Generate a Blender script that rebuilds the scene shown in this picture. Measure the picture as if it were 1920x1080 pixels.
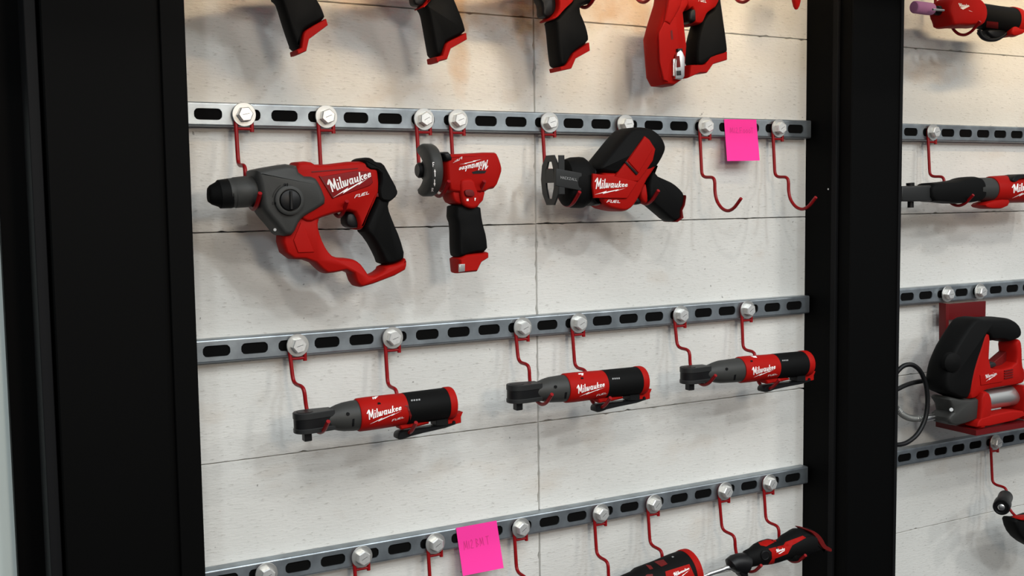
import bpy, bmesh, math, random
from mathutils import Vector, Matrix
from mathutils.bvhtree import BVHTree
from mathutils.geometry import tessellate_polygon
random.seed(7)
for o in list(bpy.data.objects): bpy.data.objects.remove(o)
S = bpy.context.scene
COL = S.collection

# ---------------------------------------------------------------- camera
F = 2037.5
YAW, PIT, ROL = 0.5031, -0.0819, -0.0134
CAM = Vector((-0.4061, -1.696, -0.1361))
fwd = Vector((math.sin(YAW)*math.cos(PIT), math.cos(YAW)*math.cos(PIT), math.sin(PIT)))
rt0 = Vector((math.cos(YAW), -math.sin(YAW), 0)); up0 = rt0.cross(fwd)
RT = math.cos(ROL)*rt0 + math.sin(ROL)*up0
UP = -math.sin(ROL)*rt0 + math.cos(ROL)*up0
cd = bpy.data.cameras.new('camera'); cd.sensor_width = 36; cd.lens = 36*F/1920; cd.clip_start = .02
cam = bpy.data.objects.new('camera', cd); COL.objects.link(cam)
m = Matrix((RT, UP, -fwd)).transposed().to_4x4(); m.translation = CAM
cam.matrix_world = m
S.camera = cam
S.view_settings.view_transform = 'Standard'; S.view_settings.look = 'None'
S.view_settings.gamma = 1; S.view_settings.use_curve_mapping = False
S.view_settings.exposure = 0.0

# ---------------------------------------------------------------- world, hall lights and added fill lights
W = bpy.data.worlds.new('world'); S.world = W; W.use_nodes = True
# a dim hall: bright ceiling overhead, dark floor below
_n = W.node_tree; _b = _n.nodes['Background']; _t = _n.nodes.new('ShaderNodeTexCoord'); _s = _n.nodes.new('ShaderNodeSeparateXYZ')
_r = _n.nodes.new('ShaderNodeValToRGB'); _m = _n.nodes.new('ShaderNodeMapRange'); _m.inputs[1].default_value = -1; _m.inputs[2].default_value = 1
_n.links.new(_t.outputs['Generated'], _s.inputs[0]); _n.links.new(_s.outputs[2], _m.inputs[0]); _n.links.new(_m.outputs[0], _r.inputs[0])
_n.links.new(_r.outputs[0], _b.inputs[0]); _b.inputs[1].default_value = 1.0
_r.color_ramp.elements[0].position = .30; _r.color_ramp.elements[0].color = (.05, .05, .055, 1)
_r.color_ramp.elements[1].position = .80; _r.color_ramp.elements[1].color = (.62, .66, .68, 1)
_e = _r.color_ramp.elements.new(.5); _e.color = (.24, .25, .26, 1)
def area(name, loc, target, size, power, col, sizey=None, spread=180):
    l = bpy.data.lights.new(name, 'AREA'); l.energy = power; l.color = col
    l.shape = 'RECTANGLE' if sizey else 'DISK'; l.size = size
    if sizey: l.size_y = sizey
    l.spread = math.radians(spread)
    o = bpy.data.objects.new(name, l); COL.objects.link(o); o.location = loc
    o.rotation_euler = (Vector(target)-Vector(loc)).to_track_quat('-Z', 'Y').to_euler()
    return o
WARM = (1, .76, .48); NEUT = (1, .97, .92); COOL = (.88, .96, 1)
area('hall_spot_and_fill', (-.75, -2.6, 1.75), (.5, 0, -.2), .13, 14, NEUT)
area('hall_spot_and_fill', (.9, -2.9, 1.55), (.6, 0, -.2), .13, 15.5, COOL)
area('hall_spot_and_fill', (2.6, -2.5, 1.8), (.9, 0, -.2), .13, 16, NEUT)
area('hall_spot_and_fill', (-1.6, -3.6, 1.25), (.6, 0, -.3), .25, 19, COOL)
area('hall_spot_and_fill', (1.9, -4.0, 1.6), (1.1, 0, -.3), .3, 24, COOL)
area('hall_spot_and_fill', (3.6, -3.6, 1.5), (1.1, 0, -.3), .25, 21, NEUT)
area('hall_spot_and_fill', (.25, -2.7, .32), (.6, 0, .1), .35, 14, (1, .82, .64))  # added low warm fill for the wall under the beam, not a hall spot
area('added_warm_wash', (.60, -.50, .52), (.60, 0, .27), 1.2, 1.7, WARM, .03, 62)  # both warm lamps are added under the unseen beam to tint the upper wall
area('added_warm_wash', (1.9, -.50, .52), (1.9, 0, .27), .6, .9, WARM, .03, 62)
area('ceiling_fill', (.6, -2.6, 2.6), (.6, -.2, 0), 3.4, 60, COOL, 1.2)  # added overhead fill, softens shadows and gives the metal something to reflect

# ---------------------------------------------------------------- materials
def srgb(r, g, b):
    f = lambda c: (c/255/12.92 if c/255 <= .04045 else ((c/255+.055)/1.055)**2.4)
    return (f(r), f(g), f(b), 1)
def mat(name, col, rough=.5, metal=0, bump=0, bscale=400, var=0, vscale=40, spec=.5, coat=0):
    m = bpy.data.materials.new(name); m.use_nodes = True
    nt = m.node_tree; b = nt.nodes['Principled BSDF']
    b.inputs['Base Color'].default_value = col; b.inputs['Roughness'].default_value = rough
    b.inputs['Metallic'].default_value = metal
    b.inputs['Specular IOR Level'].default_value = spec
    if coat: b.inputs['Coat Weight'].default_value = coat
    tc = nt.nodes.new('ShaderNodeTexCoord')
    if bump:
        n = nt.nodes.new('ShaderNodeTexNoise'); n.inputs['Scale'].default_value = bscale; n.inputs['Detail'].default_value = 3
        nt.links.new(tc.outputs['Object'], n.inputs['Vector'])
        bp = nt.nodes.new('ShaderNodeBump'); bp.inputs['Strength'].default_value = bump; bp.inputs['Distance'].default_value = .001
        nt.links.new(n.outputs['Fac'], bp.inputs['Height']); nt.links.new(bp.outputs['Normal'], b.inputs['Normal'])
    if var:
        n = nt.nodes.new('ShaderNodeTexNoise'); n.inputs['Scale'].default_value = vscale; n.inputs['Detail'].default_value = 4
        nt.links.new(tc.outputs['Object'], n.inputs['Vector'])
        r = nt.nodes.new('ShaderNodeMapRange'); r.inputs[1].default_value = .3; r.inputs[2].default_value = .7
        r.inputs[3].default_value = 1-var; r.inputs[4].default_value = 1+var
        nt.links.new(n.outputs['Fac'], r.inputs[0])
        x = nt.nodes.new('ShaderNodeVectorMath'); x.operation = 'SCALE'; x.inputs[0].default_value = col[:3]
        nt.links.new(r.outputs[0], x.inputs['Scale']); nt.links.new(x.outputs[0], b.inputs['Base Color'])
    return m
RED = mat('red_plastic', (.33, .0065, .0045, 1), .52, bump=.15, bscale=900, spec=.07)
RED2 = mat('name_plate_red', (.19, .005, .006, 1), .45, spec=.15)
DRED = mat('dark_red_plastic', (.12, .004, .004, 1), .5, spec=.25)
HOOKR = mat('red_painted_wire', (.235, .003, .005, 1), .35, spec=.22)
BLK = mat('black_rubber', (.0042, .0042, .0042, 1), .6, bump=.3, bscale=1200, spec=.08)
BLK2 = mat('black_plastic', (.0045, .0045, .005, 1), .42, spec=.25)
GRY = mat('grey_gearbox', (.034, .034, .032, 1), .5, bump=.15, bscale=900, spec=.25)
DGRY = mat('dark_grey_metal', (.020, .0205, .0205, 1), .45, metal=.2, spec=.3)
FRM = mat('black_frame_paint', (.0012, .0012, .0012, 1), .6, spec=.06)
FRM2 = mat('dark_grey_edge', (.0055, .0055, .006, 1), .6, spec=.1)
ZINC = mat('galvanised_steel', (.30, .335, .36, 1), .38, metal=.85, var=.22, vscale=30, bump=.08, bscale=300)
ZBOLT = mat('zinc_bolt', (.80, .80, .78, 1), .40, metal=.75, var=.08, vscale=200)
WASH = mat('zinc_washer', (.56, .56, .54, 1), .42, metal=.9)
CHR = mat('polished_steel', (.68, .68, .67, 1), .28, metal=1)
WHT = mat('white_print', (.85, .80, .78, 1), .5)
GPR = mat('grey_print', (.25, .25, .25, 1), .5)
PINK = mat('pink_paper', (.90, .045, .33, 1), .8, spec=.1)
PEN = mat('pencil_mark', (.55, .03, .20, 1), .8)
STONE = mat('pink_grinding_stone', (.50, .20, .38, 1), .85, bump=.4, bscale=900)
DARK = mat('hollow_shade_black', (.002, .002, .002, 1), .9, spec=.1)  # near-black that puts the shade of hollows into the colour
PALE = mat('pale_panel', (.55, .62, .60, 1), .6)
SILV = mat('satin_aluminium', (.62, .62, .60, 1), .3, metal=.9)

def wall_mat():
    m = bpy.data.materials.new('aerated_concrete'); m.use_nodes = True
    nt = m.node_tree; N = nt.nodes.new; L = nt.links.new; b = nt.nodes['Principled BSDF']
    b.inputs['Roughness'].default_value = .93; b.inputs['Specular IOR Level'].default_value = .15
    tc = N('ShaderNodeTexCoord')
    def noise(scale, det, sc=(1, 1, 1), rough=.5):
        mp = N('ShaderNodeMapping'); mp.inputs['Scale'].default_value = sc; L(tc.outputs['Object'], mp.inputs[0])
        n = N('ShaderNodeTexNoise'); n.inputs['Scale'].default_value = scale; n.inputs['Detail'].default_value = det
        n.inputs['Roughness'].default_value = rough
        L(mp.outputs[0], n.inputs['Vector']); return n.outputs['Fac']
    def rng(v, a, b_, c, d):
        r = N('ShaderNodeMapRange'); r.inputs[1].default_value = a; r.inputs[2].default_value = b_
        r.inputs[3].default_value = c; r.inputs[4].default_value = d; L(v, r.inputs[0]); return r.outputs[0]
    def mix(f, a, b_):
        x = N('ShaderNodeMix'); x.data_type = 'RGBA'
        L(f, x.inputs[0])
        for i, v in ((6, a), (7, b_)):
            if isinstance(v, tuple): x.inputs[i].default_value = v
            else: L(v, x.inputs[i])
        return x.outputs[2]
    base = mix(rng(noise(3, 4), .35, .65, 0, 1), (.60, .595, .565, 1), (.70, .69, .655, 1))
    base = mix(rng(noise(6, 5, (1, 1, 2)), .60, .80, 0, .45), base, (.50, .40, .30, 1))
    # orange-brown blots on the upper blocks, each with its own place
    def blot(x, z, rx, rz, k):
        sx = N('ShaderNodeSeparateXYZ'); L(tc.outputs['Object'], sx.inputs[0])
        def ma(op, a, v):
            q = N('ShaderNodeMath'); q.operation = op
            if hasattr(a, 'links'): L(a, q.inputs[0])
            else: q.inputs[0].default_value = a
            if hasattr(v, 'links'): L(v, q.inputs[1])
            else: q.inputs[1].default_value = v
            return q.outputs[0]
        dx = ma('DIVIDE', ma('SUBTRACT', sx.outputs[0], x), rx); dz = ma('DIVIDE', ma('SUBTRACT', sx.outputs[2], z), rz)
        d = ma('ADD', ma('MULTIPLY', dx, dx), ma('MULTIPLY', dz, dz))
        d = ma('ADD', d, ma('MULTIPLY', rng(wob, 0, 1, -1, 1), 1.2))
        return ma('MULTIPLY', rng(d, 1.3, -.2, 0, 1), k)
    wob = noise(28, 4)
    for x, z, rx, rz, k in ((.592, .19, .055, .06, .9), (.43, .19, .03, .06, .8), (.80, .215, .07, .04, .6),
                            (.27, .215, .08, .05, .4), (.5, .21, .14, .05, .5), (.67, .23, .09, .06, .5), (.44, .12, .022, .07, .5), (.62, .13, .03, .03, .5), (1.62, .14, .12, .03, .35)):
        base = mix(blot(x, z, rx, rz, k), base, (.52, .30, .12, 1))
    pit = noise(190, 4, (.40, 1, 1.7), .6)
    base = mix(rng(pit, .60, .70, 0, .38), base, (.22, .20, .17, 1))
    spk = noise(90, 2, (1, 1, 1), .5)
    base = mix(rng(spk, .745, .76, 0, .6), base, (.10, .09, .08, 1))
    L(base, b.inputs['Base Color'])
    big = noise(70, 4, (.6, 1, 1))
    add = N('ShaderNodeMath'); add.operation = 'MULTIPLY_ADD'; L(big, add.inputs[0]); add.inputs[1].default_value = .8; L(pit, add.inputs[2])
    bp = N('ShaderNodeBump'); bp.inputs['Strength'].default_value = .42; bp.inputs['Distance'].default_value = .0018
    L(add.outputs[0], bp.inputs['Height']); L(bp.outputs['Normal'], b.inputs['Normal'])
    return m
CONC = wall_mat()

# ---------------------------------------------------------------- helpers
def ray(px, py):
    return RT*((px-960)/F) - UP*((py-540)/F) + fwd
def at(px, py, Y):
    d = ray(px, py); return CAM + d*((Y-CAM.y)/d.y)
def atx(px, py, X):
    d = ray(px, py); return CAM + d*((X-CAM.x)/d.x)
def crop(ox, oy, s):
    return lambda pts: [(ox+x/s, oy+y/s) for x, y in pts]

class G:
    """a bag of verts and faces"""
    def __init__(s): s.v = []; s.f = []
    def add(s, v, f):
        k = len(s.v); s.v += [Vector(q) for q in v]; s.f += [[i+k for i in q] for q in f]; return s

def chaikin(p, n=1, closed=True, w=.25):
    for _ in range(n):
        q = []; N = len(p)
        for i in range(N if closed else N-1):
            a, b = p[i], p[(i+1) % N]
            q.append((a[0]*(1-w)+b[0]*w, a[1]*(1-w)+b[1]*w)); q.append((a[0]*w+b[0]*(1-w), a[1]*w+b[1]*(1-w)))
        if not closed: q = [p[0]]+q+[p[-1]]
        p = q
    return p
def area2(p): return sum(p[i][0]*p[(i+1) % len(p)][1]-p[(i+1) % len(p)][0]*p[i][1] for i in range(len(p)))/2
def inset(p, d):
    if d == 0: return list(p)
    out = []; N = len(p)
    for i in range(N):
        a, b, c = Vector(p[i-1]), Vector(p[i]), Vector(p[(i+1) % N])
        e1 = (b-a); e2 = (c-b)
        if e1.length < 1e-9: e1 = e2
        if e2.length < 1e-9: e2 = e1
        e1.normalize(); e2.normalize()
        n = Vector((-(e1.y+e2.y), e1.x+e2.x))
        if n.length < 1e-6: n = Vector((-e1.y, e1.x))
        n.normalize(); k = max(.6, n.dot(Vector((-e1.y, e1.x))))
        out.append(tuple(b+n*(d/k)))
    return out
def ext(g, O, U, V, N, poly, layers):
    """stack of insets of a 2D polygon: layers = [(offset along N, inset)]"""
    p = list(poly)
    if area2(p) < 0: p = p[::-1]
    n = len(p); v = []; f = []
    for off, ins in layers:
        v += [O+U*a+V*b+N*off for a, b in inset(p, ins)]
    for k in range(len(layers)-1):
        for i in range(n):
            j = (i+1) % n; f.append([k*n+i, k*n+j, (k+1)*n+j, (k+1)*n+i])
    f.append(list(range(n))[::-1]); f.append([(len(layers)-1)*n+i for i in range(n)])
    g.add(v, f); return g
EX, EY, EZ = Vector((1, 0, 0)), Vector((0, 1, 0)), Vector((0, 0, 1))
def prism(pts, Y, t, r=.004, ry=None, sm=1, g=None, seg=4, back=True):
    """outline in photo pixels, laid on the plane y=Y (mid-plane), t thick, edges rounded by r (in plane) and ry (in depth)"""
    g = g or G(); ry = min(ry if ry else r, t/2*.98)
    pl = [(at(x, y, Y).x, at(x, y, Y).z) for x, y in (chaikin(pts, sm) if sm else pts)]
    L = []
    for k in range(seg+1):
        a = math.pi/2*k/seg; L.append((-t/2+ry*(1-math.sin(a)), r*(1-math.cos(a))))
    L = L[::-1]
    if back: L2 = [(-o, i) for o, i in L[::-1]]
    else: L2 = [(t/2, 0)]
    return ext(g, Vector((0, Y, 0)), EX, EZ, EY, pl, L+L2)
def box(g, a, b, bev=0):
    x0, y0, z0 = a; x1, y1, z1 = b
    ext(g, Vector((0, y0, 0)), EX, EZ, EY, [(x0, z0), (x1, z0), (x1, z1), (x0, z1)],
        [(0, bev), (bev, 0), (y1-y0-bev, 0), (y1-y0, bev)] if bev else [(0, 0), (y1-y0, 0)])
    return g
def loft(secs, g=None, n=28, cap=True, expo=2.0):
    """secs: (center Vector, axis dir, rv, ry) ; rv in the xz-plane, ry in depth"""
    g = g or G(); v = []; f = []
    for c, d, rv, ry in secs:
        s = EY.cross(d).normalized()
        t_ = d.cross(s).normalized()
        for i in range(n):
            a = 2*math.pi*i/n; ca, sa = math.cos(a), math.sin(a)
            cx = math.copysign(abs(ca)**(2/expo), ca); sx = math.copysign(abs(sa)**(2/expo), sa)
            v.append(c+s*(rv*cx)+t_*(ry*sx))
    for k in range(len(secs)-1):
        for i in range(n):
            j = (i+1) % n; f.append([k*n+i, k*n+j, (k+1)*n+j, (k+1)*n+i])
    if cap: f.append(list(range(n))[::-1]); f.append([(len(secs)-1)*n+i for i in range(n)])
    g.add(v, f); return g
def pxloft(secs, Y, depth=1.0, g=None, axis=None, **k):
    """secs: (px, py, r_px) on the plane y=Y"""
    c = [at(x, y, Y) for x, y, r in secs]; out = []
    for i, (x, y, r) in enumerate(secs):
        a = c[max(i-1, 0)]; b = c[min(i+1, len(c)-1)]
        d = axis if axis else ((b-a) if (b-a).length > 1e-6 else c[-1]-c[0]).normalized()
        rm = (at(x, y-r, Y)-at(x, y+r, Y)).length/2
        out.append((c[i], d, rm, rm*depth))
    return loft(out, g, **k)
def cyl(g, a, b, r0, r1=None, n=24, cap=True):
    a, b = Vector(a), Vector(b); r1 = r0 if r1 is None else r1
    d = (b-a).normalized(); s = d.orthogonal().normalized(); t_ = d.cross(s)
    v = [];
    for c, r in ((a, r0), (b, r1)):
        v += [c+s*(r*math.cos(2*math.pi*i/n))+t_*(r*math.sin(2*math.pi*i/n)) for i in range(n)]
    f = [[i, (i+1) % n, n+(i+1) % n, n+i] for i in range(n)]
    if cap: f += [list(range(n))[::-1], [n+i for i in range(n)]]
    g.add(v, f); return g
def lathe(g, O, D, prof, n=32, a0=0, a1=2*math.pi, ref=None, close=False):
    """prof: (distance along D, radius)"""
    D = Vector(D).normalized(); s = (ref or D.orthogonal()).normalized(); t_ = D.cross(s)
    full = abs(a1-a0-2*math.pi) < 1e-6; v = []; m_ = len(prof); cnt = n if full else n+1
    for i in range(cnt):
        a = a0+(a1-a0)*i/n
        for h, r in prof: v.append(O+D*h+(s*math.cos(a)+t_*math.sin(a))*r)
    f = []
    for i in range(n):
        j = (i+1) % cnt
        for k in range(m_ if close else m_-1):
            q = (k+1) % m_; f.append([i*m_+k, j*m_+k, j*m_+q, i*m_+q])
    if close and not full: f += [list(range(m_)), [n*m_+k for k in range(m_)][::-1]]
    g.add(v, f); return g
def smooth_path(p, r=.008, k=4):
    """round the corners of a polyline"""
    p = [Vector(q) for q in p]; out = [p[0]]
    for i in range(1, len(p)-1):
        a, b, c = p[i-1], p[i], p[i+1]
        ra = min(r, (a-b).length*.45); rc = min(r, (c-b).length*.45)
        q0 = b+(a-b).normalized()*ra; q1 = b+(c-b).normalized()*rc
        for j in range(k+1):
            t = j/k; out.append(q0*(1-t)**2+b*2*t*(1-t)+q1*t*t)
    return out+[p[-1]]
def tube(g, path, r, n=10, closed=False):
    P = [Vector(q) for q in path]; v = []; f = []; N = len(P)
    u = None
    for i in range(N):
        if closed: d = (P[(i+1) % N]-P[i-1]).normalized()
        else: d = (P[min(i+1, N-1)]-P[max(i-1, 0)]).normalized()
        if u is None: u = d.orthogonal().normalized()
        else: u = (u-d*u.dot(d)).normalized()
        w = d.cross(u); rr = r(i/(N-1)) if callable(r) else r
        v += [P[i]+(u*math.cos(2*math.pi*k/n)+w*math.sin(2*math.pi*k/n))*rr for k in range(n)]
    for i in range(N if closed else N-1):
        for k in range(n):
            q = (k+1) % n; j = (i+1) % N; f.append([i*n+k, i*n+q, j*n+q, j*n+k])
    if not closed: f += [list(range(n))[::-1], [(N-1)*n+k for k in range(n)]]
    g.add(v, f); return g

def link(name, g, material, parent=None, sharp=38):
    org = Vector((0, 0, 0))
    if parent is not None: org = parent['_o'] if False else ORG[parent.name]
    me = bpy.data.meshes.new(name); me.from_pydata([tuple(q-org) for q in g.v], [], g.f)
    bm = bmesh.new(); bm.from_mesh(me); bmesh.ops.recalc_face_normals(bm, faces=bm.faces)
    for q in bm.faces: q.smooth = True
    bm.to_mesh(me); bm.free()
    me.set_sharp_from_angle(angle=math.radians(sharp))
    me.materials.append(material)
    o = bpy.data.objects.new(name, me); COL.objects.link(o)
    if parent is not None: o.parent = parent; ORG[o.name] = org
    return o
ORG = {}
def tag(o, label=None, cat=None, group=None, kind=None):
    if label: o['label'] = label
    if cat: o['category'] = cat
    if group: o['group'] = group
    if kind: o['kind'] = kind
    return o
class Thing:
    def __init__(s, name, loc, label, cat, group=None):
        s.o = bpy.data.objects.new(name, None); COL.objects.link(s.o); s.o.location = loc
        s.o.empty_display_size = .02
        ORG[s.o.name] = Vector(loc); tag(s.o, label, cat, group); s.acc = G()
    def part(s, name, g, material, label=None, parent=None, sharp=38):
        o = link(name, g, material, parent or s.o, sharp)
        if label: o['label'] = label
        s.acc.add(g.v, g.f); return o
    def decal(s, name, polys, material, parent=None, off=.0005, label=None, cuts=2):
        """flat polygons in photo pixels printed onto the surface of the thing"""
        bvh = BVHTree.FromPolygons([tuple(q) for q in s.acc.v], s.acc.f)
        bm = bmesh.new()
        for P in polys:
            P = [Vector((x, y, 0)) for x, y in P]
            tri = tessellate_polygon([P]); vs = [bm.verts.new(q) for q in P]
            for t in tri:
                try: bm.faces.new([vs[i] for i in t])
                except ValueError: pass
        if cuts: bmesh.ops.subdivide_edges(bm, edges=bm.edges, cuts=cuts, use_grid_fill=True)
        g = G(); bm.verts.ensure_lookup_table(); vv = []; last = None
        for q in bm.verts:
            d = ray(q.co.x, q.co.y).normalized(); h = bvh.ray_cast(CAM, d)
            if h[0] is None: vv.append(None); continue
            n = h[1] if h[1].dot(d) < 0 else -h[1]
            vv.append(h[0]-d*off*1.5)
        bm.verts.index_update()
        for fc in bm.faces:
            ix = [w.index for w in fc.verts]
            if any(vv[i] is None for i in ix): continue
            if max((vv[a]-vv[b]).length for a in ix for b in ix) > .03: continue
            g.add([vv[i] for i in ix], [list(range(len(ix)))])
        bm.free()
        if g.f:
            o = link(name, g, material, parent or s.o)
            if label: o['label'] = label
            return o

# ------------------------------------------------ lettering drawn as strokes
def stroke(pts, w):
    """polyline to quads in unit space"""
    out = []
    for i in range(len(pts)-1):
        a, b = Vector(pts[i]), Vector(pts[i+1]); d = (b-a).normalized(); n = Vector((-d.y, d.x))*w/2; e = d*w*.28
        out.append([tuple(a-e-n), tuple(b+e-n), tuple(b+e+n), tuple(a-e+n)])
    return out
LOGO = [[(0, .66), (.14, .86), (.26, .98)], [(.26, .98), (.2, 0)], [(.28, .95), (.46, .2)], [(.46, .2), (.72, .98)], [(.72, .98), (.7, .0), (.80, .03)],
        [(.98, .55), (.93, .05), (1.02, .03)], [(.99, .76), (1.0, .82)],
        [(1.27, .98), (1.18, .05), (1.28, .03)],
        [(1.45, .55), (1.42, .08), (1.56, .06), (1.68, .55)], [(1.68, .55), (1.66, .08), (1.80, .06), (1.95, .55)],
        [(2.36, .52), (2.2, .55), (2.10, .3), (2.14, .05), (2.28, .08), (2.38, .3)], [(2.42, .56), (2.37, .04), (2.46, .03)],
        [(2.66, .55), (2.62, .08), (2.74, .05), (2.88, .3)], [(2.93, .55), (2.89, .04), (2.98, .03)],
        [(3.22, .98), (3.13, 0)], [(3.43, .55), (3.2, .3), (3.42, .02)],
        [(3.6, .28), (3.82, .36), (3.78, .55), (3.64, .52), (3.56, .25), (3.64, .05), (3.84, .10)],
        [(4.02, .28), (4.24, .36), (4.2, .55), (4.06, .52), (3.98, .25), (4.06, .05), (4.26, .14)]]
BOLT = [(0, .1), (.40, .75), (.37, .45), (.78, .85), (.76, .6), (1, 1), (.66, .25), (.69, .5), (.26, .0), (.29, .3)]
FUEL = [[(0, 0), (.1, .9), (.75, .9)], [(.06, .45), (.6, .45)], [(1.0, .9), (.95, .05), (1.55, .05), (1.65, .9)],
        [(2.5, .9), (1.95, .9), (1.85, .05), (2.45, .05)], [(1.92, .45), (2.4, .45)], [(2.85, .9), (2.75, .05), (3.4, .05)]]
def quadmap(q):
    TL, TR, BR, BL = [Vector(p) for p in q]
    return lambda u, v: tuple(BL*(1-u)*(1-v)+BR*u*(1-v)+TR*u*v+TL*(1-u)*v)
def words(strokes, width, w, q):
    f = quadmap(q); out = []
    for s in strokes:
        for P in stroke(s, w): out.append([f(x/width, y) for x, y in P])
    return out
def logo(T, q, boltq=None, fuelq=None, parent=None, cuts=1):
    polys = words(LOGO, 4.3, .13, q)
    if boltq: f = quadmap(boltq); polys.append([f(*p) for p in BOLT])
    if fuelq: polys += words(FUEL, 3.4, .16, fuelq)
    T.decal('brand_lettering', polys, WHT, label='white script lettering over a lightning bolt', parent=parent, cuts=cuts)
# ---------------------------------------------------------------- the setting
P = .06; YW = .022
ROWS = [(.187, .553), (-.1825, .187), (-.549, -.1825), (-.915, -.549), (-1.28, -.915)]
def jag(a, b, fixed=False):
    """a block edge from a to b with small chips"""
    a, b = Vector(a), Vector(b); L = (b-a).length; n = max(2, int(L/.008)); d = (b-a).normalized(); nn = Vector((-d.y, d.x))
    out = []; w = 0
    for i in range(n):
        w = w*.6+random.uniform(-.00035, .00035)
        v_ = abs(d.y) > .5; c = random.uniform(.0006, .0024) if random.random() < (.12 if v_ else .04) else 0
        out.append(tuple(a+(b-a)*(i/n)+nn*((.0009 if v_ else .00055)+abs(w)+c if i else .0004)))
    return out
def blockwall(name, xs, rows):
    g = G()
    for z0, z1 in rows:
        for x0, x1 in zip(xs[:-1], xs[1:]):
            poly = jag((x0, z0), (x1, z0))+jag((x1, z0), (x1, z1))+jag((x1, z1), (x0, z1))+jag((x0, z1), (x0, z0))
            ext(g, Vector((0, YW, 0)), EX, EZ, EY, poly, [(0, .0007), (.0012, 0), (.05, 0)])
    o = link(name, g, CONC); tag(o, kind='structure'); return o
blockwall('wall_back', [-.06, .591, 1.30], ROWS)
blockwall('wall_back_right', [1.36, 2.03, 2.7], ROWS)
tag(link('wall_backing', box(G(), (-.9, .074, -1.4), (2.8, .12, .7)), FRM), kind='structure')
# black steel columns
g = box(G(), (1.25, -.105, -1.4), (1.387, .07, .7), .002)
tag(link('trim_1', g, FRM), kind='structure')
g = box(G(), (1.243, -.072, -1.4), (1.2505, -.058, .7), .001); box(g, (1.238, .0, -1.4), (1.251, .021, .7), 0) if False else None
tag(link('trim_2', g, FRM2), kind='structure')
g = box(G(), (-.243, -.11, -1.4), (-.056, .07, .7), .002)
box(g, (-.09, -.118, -1.4), (-.056, -.109, .7), .001)
tag(link('trim_3', g, FRM), kind='structure')
g = box(G(), (-.262, -.10, -1.4), (-.247, -.02, .7), .001)
tag(link('trim_4', g, FRM2), kind='structure')
g = box(G(), (-.2965, .0, -1.4), (-.2, .07, .7), .001)
tag(link('trim_5', g, FRM), kind='structure')
g = box(G(), (1.384, -.108, -1.4), (1.392, -.1, .7), .001)
tag(link('trim_6', g, FRM2), kind='structure')
g = box(G(), (-.85, .03, -1.4), (-.29, .074, -.0), .002)
tag(link('wall_left', g, PALE), kind='structure')
g = box(G(), (-.4, -.60, .42), (2.8, -.55, .9), .004)  # added beam above the view, keeps the high lights off the upper wall
tag(link('added_shade_beam', g, FRM), kind='structure')
g = G()
cyl(g, (1.2505, -.045, -.125), (1.248, -.045, -.125), .0018)
sc = link('frame_screw', g, CHR); tag(sc, 'tiny bright screw head in the side of the black column between the bays', 'screw')

# slotted rails
ZC = (-.0004)
def rail(z, x0, ncell, label, group, off=0):
    T = Thing('slotted_rail', (x0, 0, z), label, 'rail', group)
    H = .0185; T0 = .0025; g = G()
    hl, hr = .0215, .0088          # slot half length, half height
    lim = H-.0032
    for c in range(ncell):
        cx = x0+P*(c+.5)
        angs = [2*math.pi*i/32 for i in range(32)]
        cr = math.atan2(lim, P/2); angs += [cr, math.pi-cr, math.pi+cr, 2*math.pi-cr]; angs = sorted(set(angs)); n = len(angs)
        inner = []; outer = []
        for a in angs:
            ca, sa = math.cos(a), math.sin(a)
            k = min(P/2/abs(ca) if abs(ca) > 1e-6 else 9, lim/abs(sa) if abs(sa) > 1e-6 else 9)
            outer.append((cx+ca*k, sa*k))
            # stadium with a half length hl and corner radius .007
            rr = .0072; lo, hi = 0, .05
            for _ in range(30):
                m_ = (lo+hi)/2; x, y = abs(ca*m_), abs(sa*m_)
                dx, dy = max(x-(hl-rr), 0), max(y-(hr-rr), 0)
                if math.hypot(dx, dy) < rr and x < hl and y < hr: lo = m_
                else: hi = m_
            inner.append((cx+ca*lo, sa*lo))
        v = [(x, 0, z+y) for x, y in outer]+[(x, 0, z+y) for x, y in inner]+[(x, .0022, z+y) for x, y in inner]
        f = []
        for i in range(n):
            j = (i+1) % n; f.append([i, j, n+j, n+i]); f.append([n+i, n+j, 2*n+j, 2*n+i])
        g.add(v, f)
    x1 = x0+P*ncell+.0125
    g.add([(x1-.0125, 0, z-lim), (x1, 0, z-lim), (x1, 0, z+lim), (x1-.0125, 0, z+lim)], [[0, 1, 2, 3]])
    # rounded shoulders and flanges back to the wall
    for s in (1, -1):
        prof = [(0, lim)]+[(.0032*(1-math.cos(a)), lim+.0032*math.sin(a)) for a in [math.pi/2*k/5 for k in range(1, 6)]]+[(YW-.0005, H)]
        v = [(x, y, z+s*q) for x in (x0, x1) for y, q in prof]; m_ = len(prof)
        g.add(v, [[k, k+1, m_+k+1, m_+k] for k in range(m_-1)])
    for x in (x0, x1):              # end rims, 2 mm sheet
        box(g, (x-(.0001 if x == x0 else .0021), .0003, z-H+.0024), (x+(.0021 if x == x0 else .0001), .0026, z+H-.0024))
    T.part('channel', g, ZINC)
    T.part('channel_shade_fill', box(G(), (x0+.001, .0023, z-H+.001), (x1-.001, YW-.001, z+H-.001)), DARK, 'black block standing in for the shaded hollow behind the slots')  # solid black box in place of the shade inside the channel
    return T
rz = {0: .3665, 1: ZC, 2: -.3665, 3: -.7327}
NL = {0: 'grey slotted steel rail above the topmost row of tools in the middle bay', 1: 'grey slotted steel rail in the middle bay, the one the rotary hammer hangs from',
      2: 'grey slotted steel rail in the middle bay, the one three ratchets hang from', 3: 'lowest slotted steel rail of the middle bay, with the soldering iron below its right end'}
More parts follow.
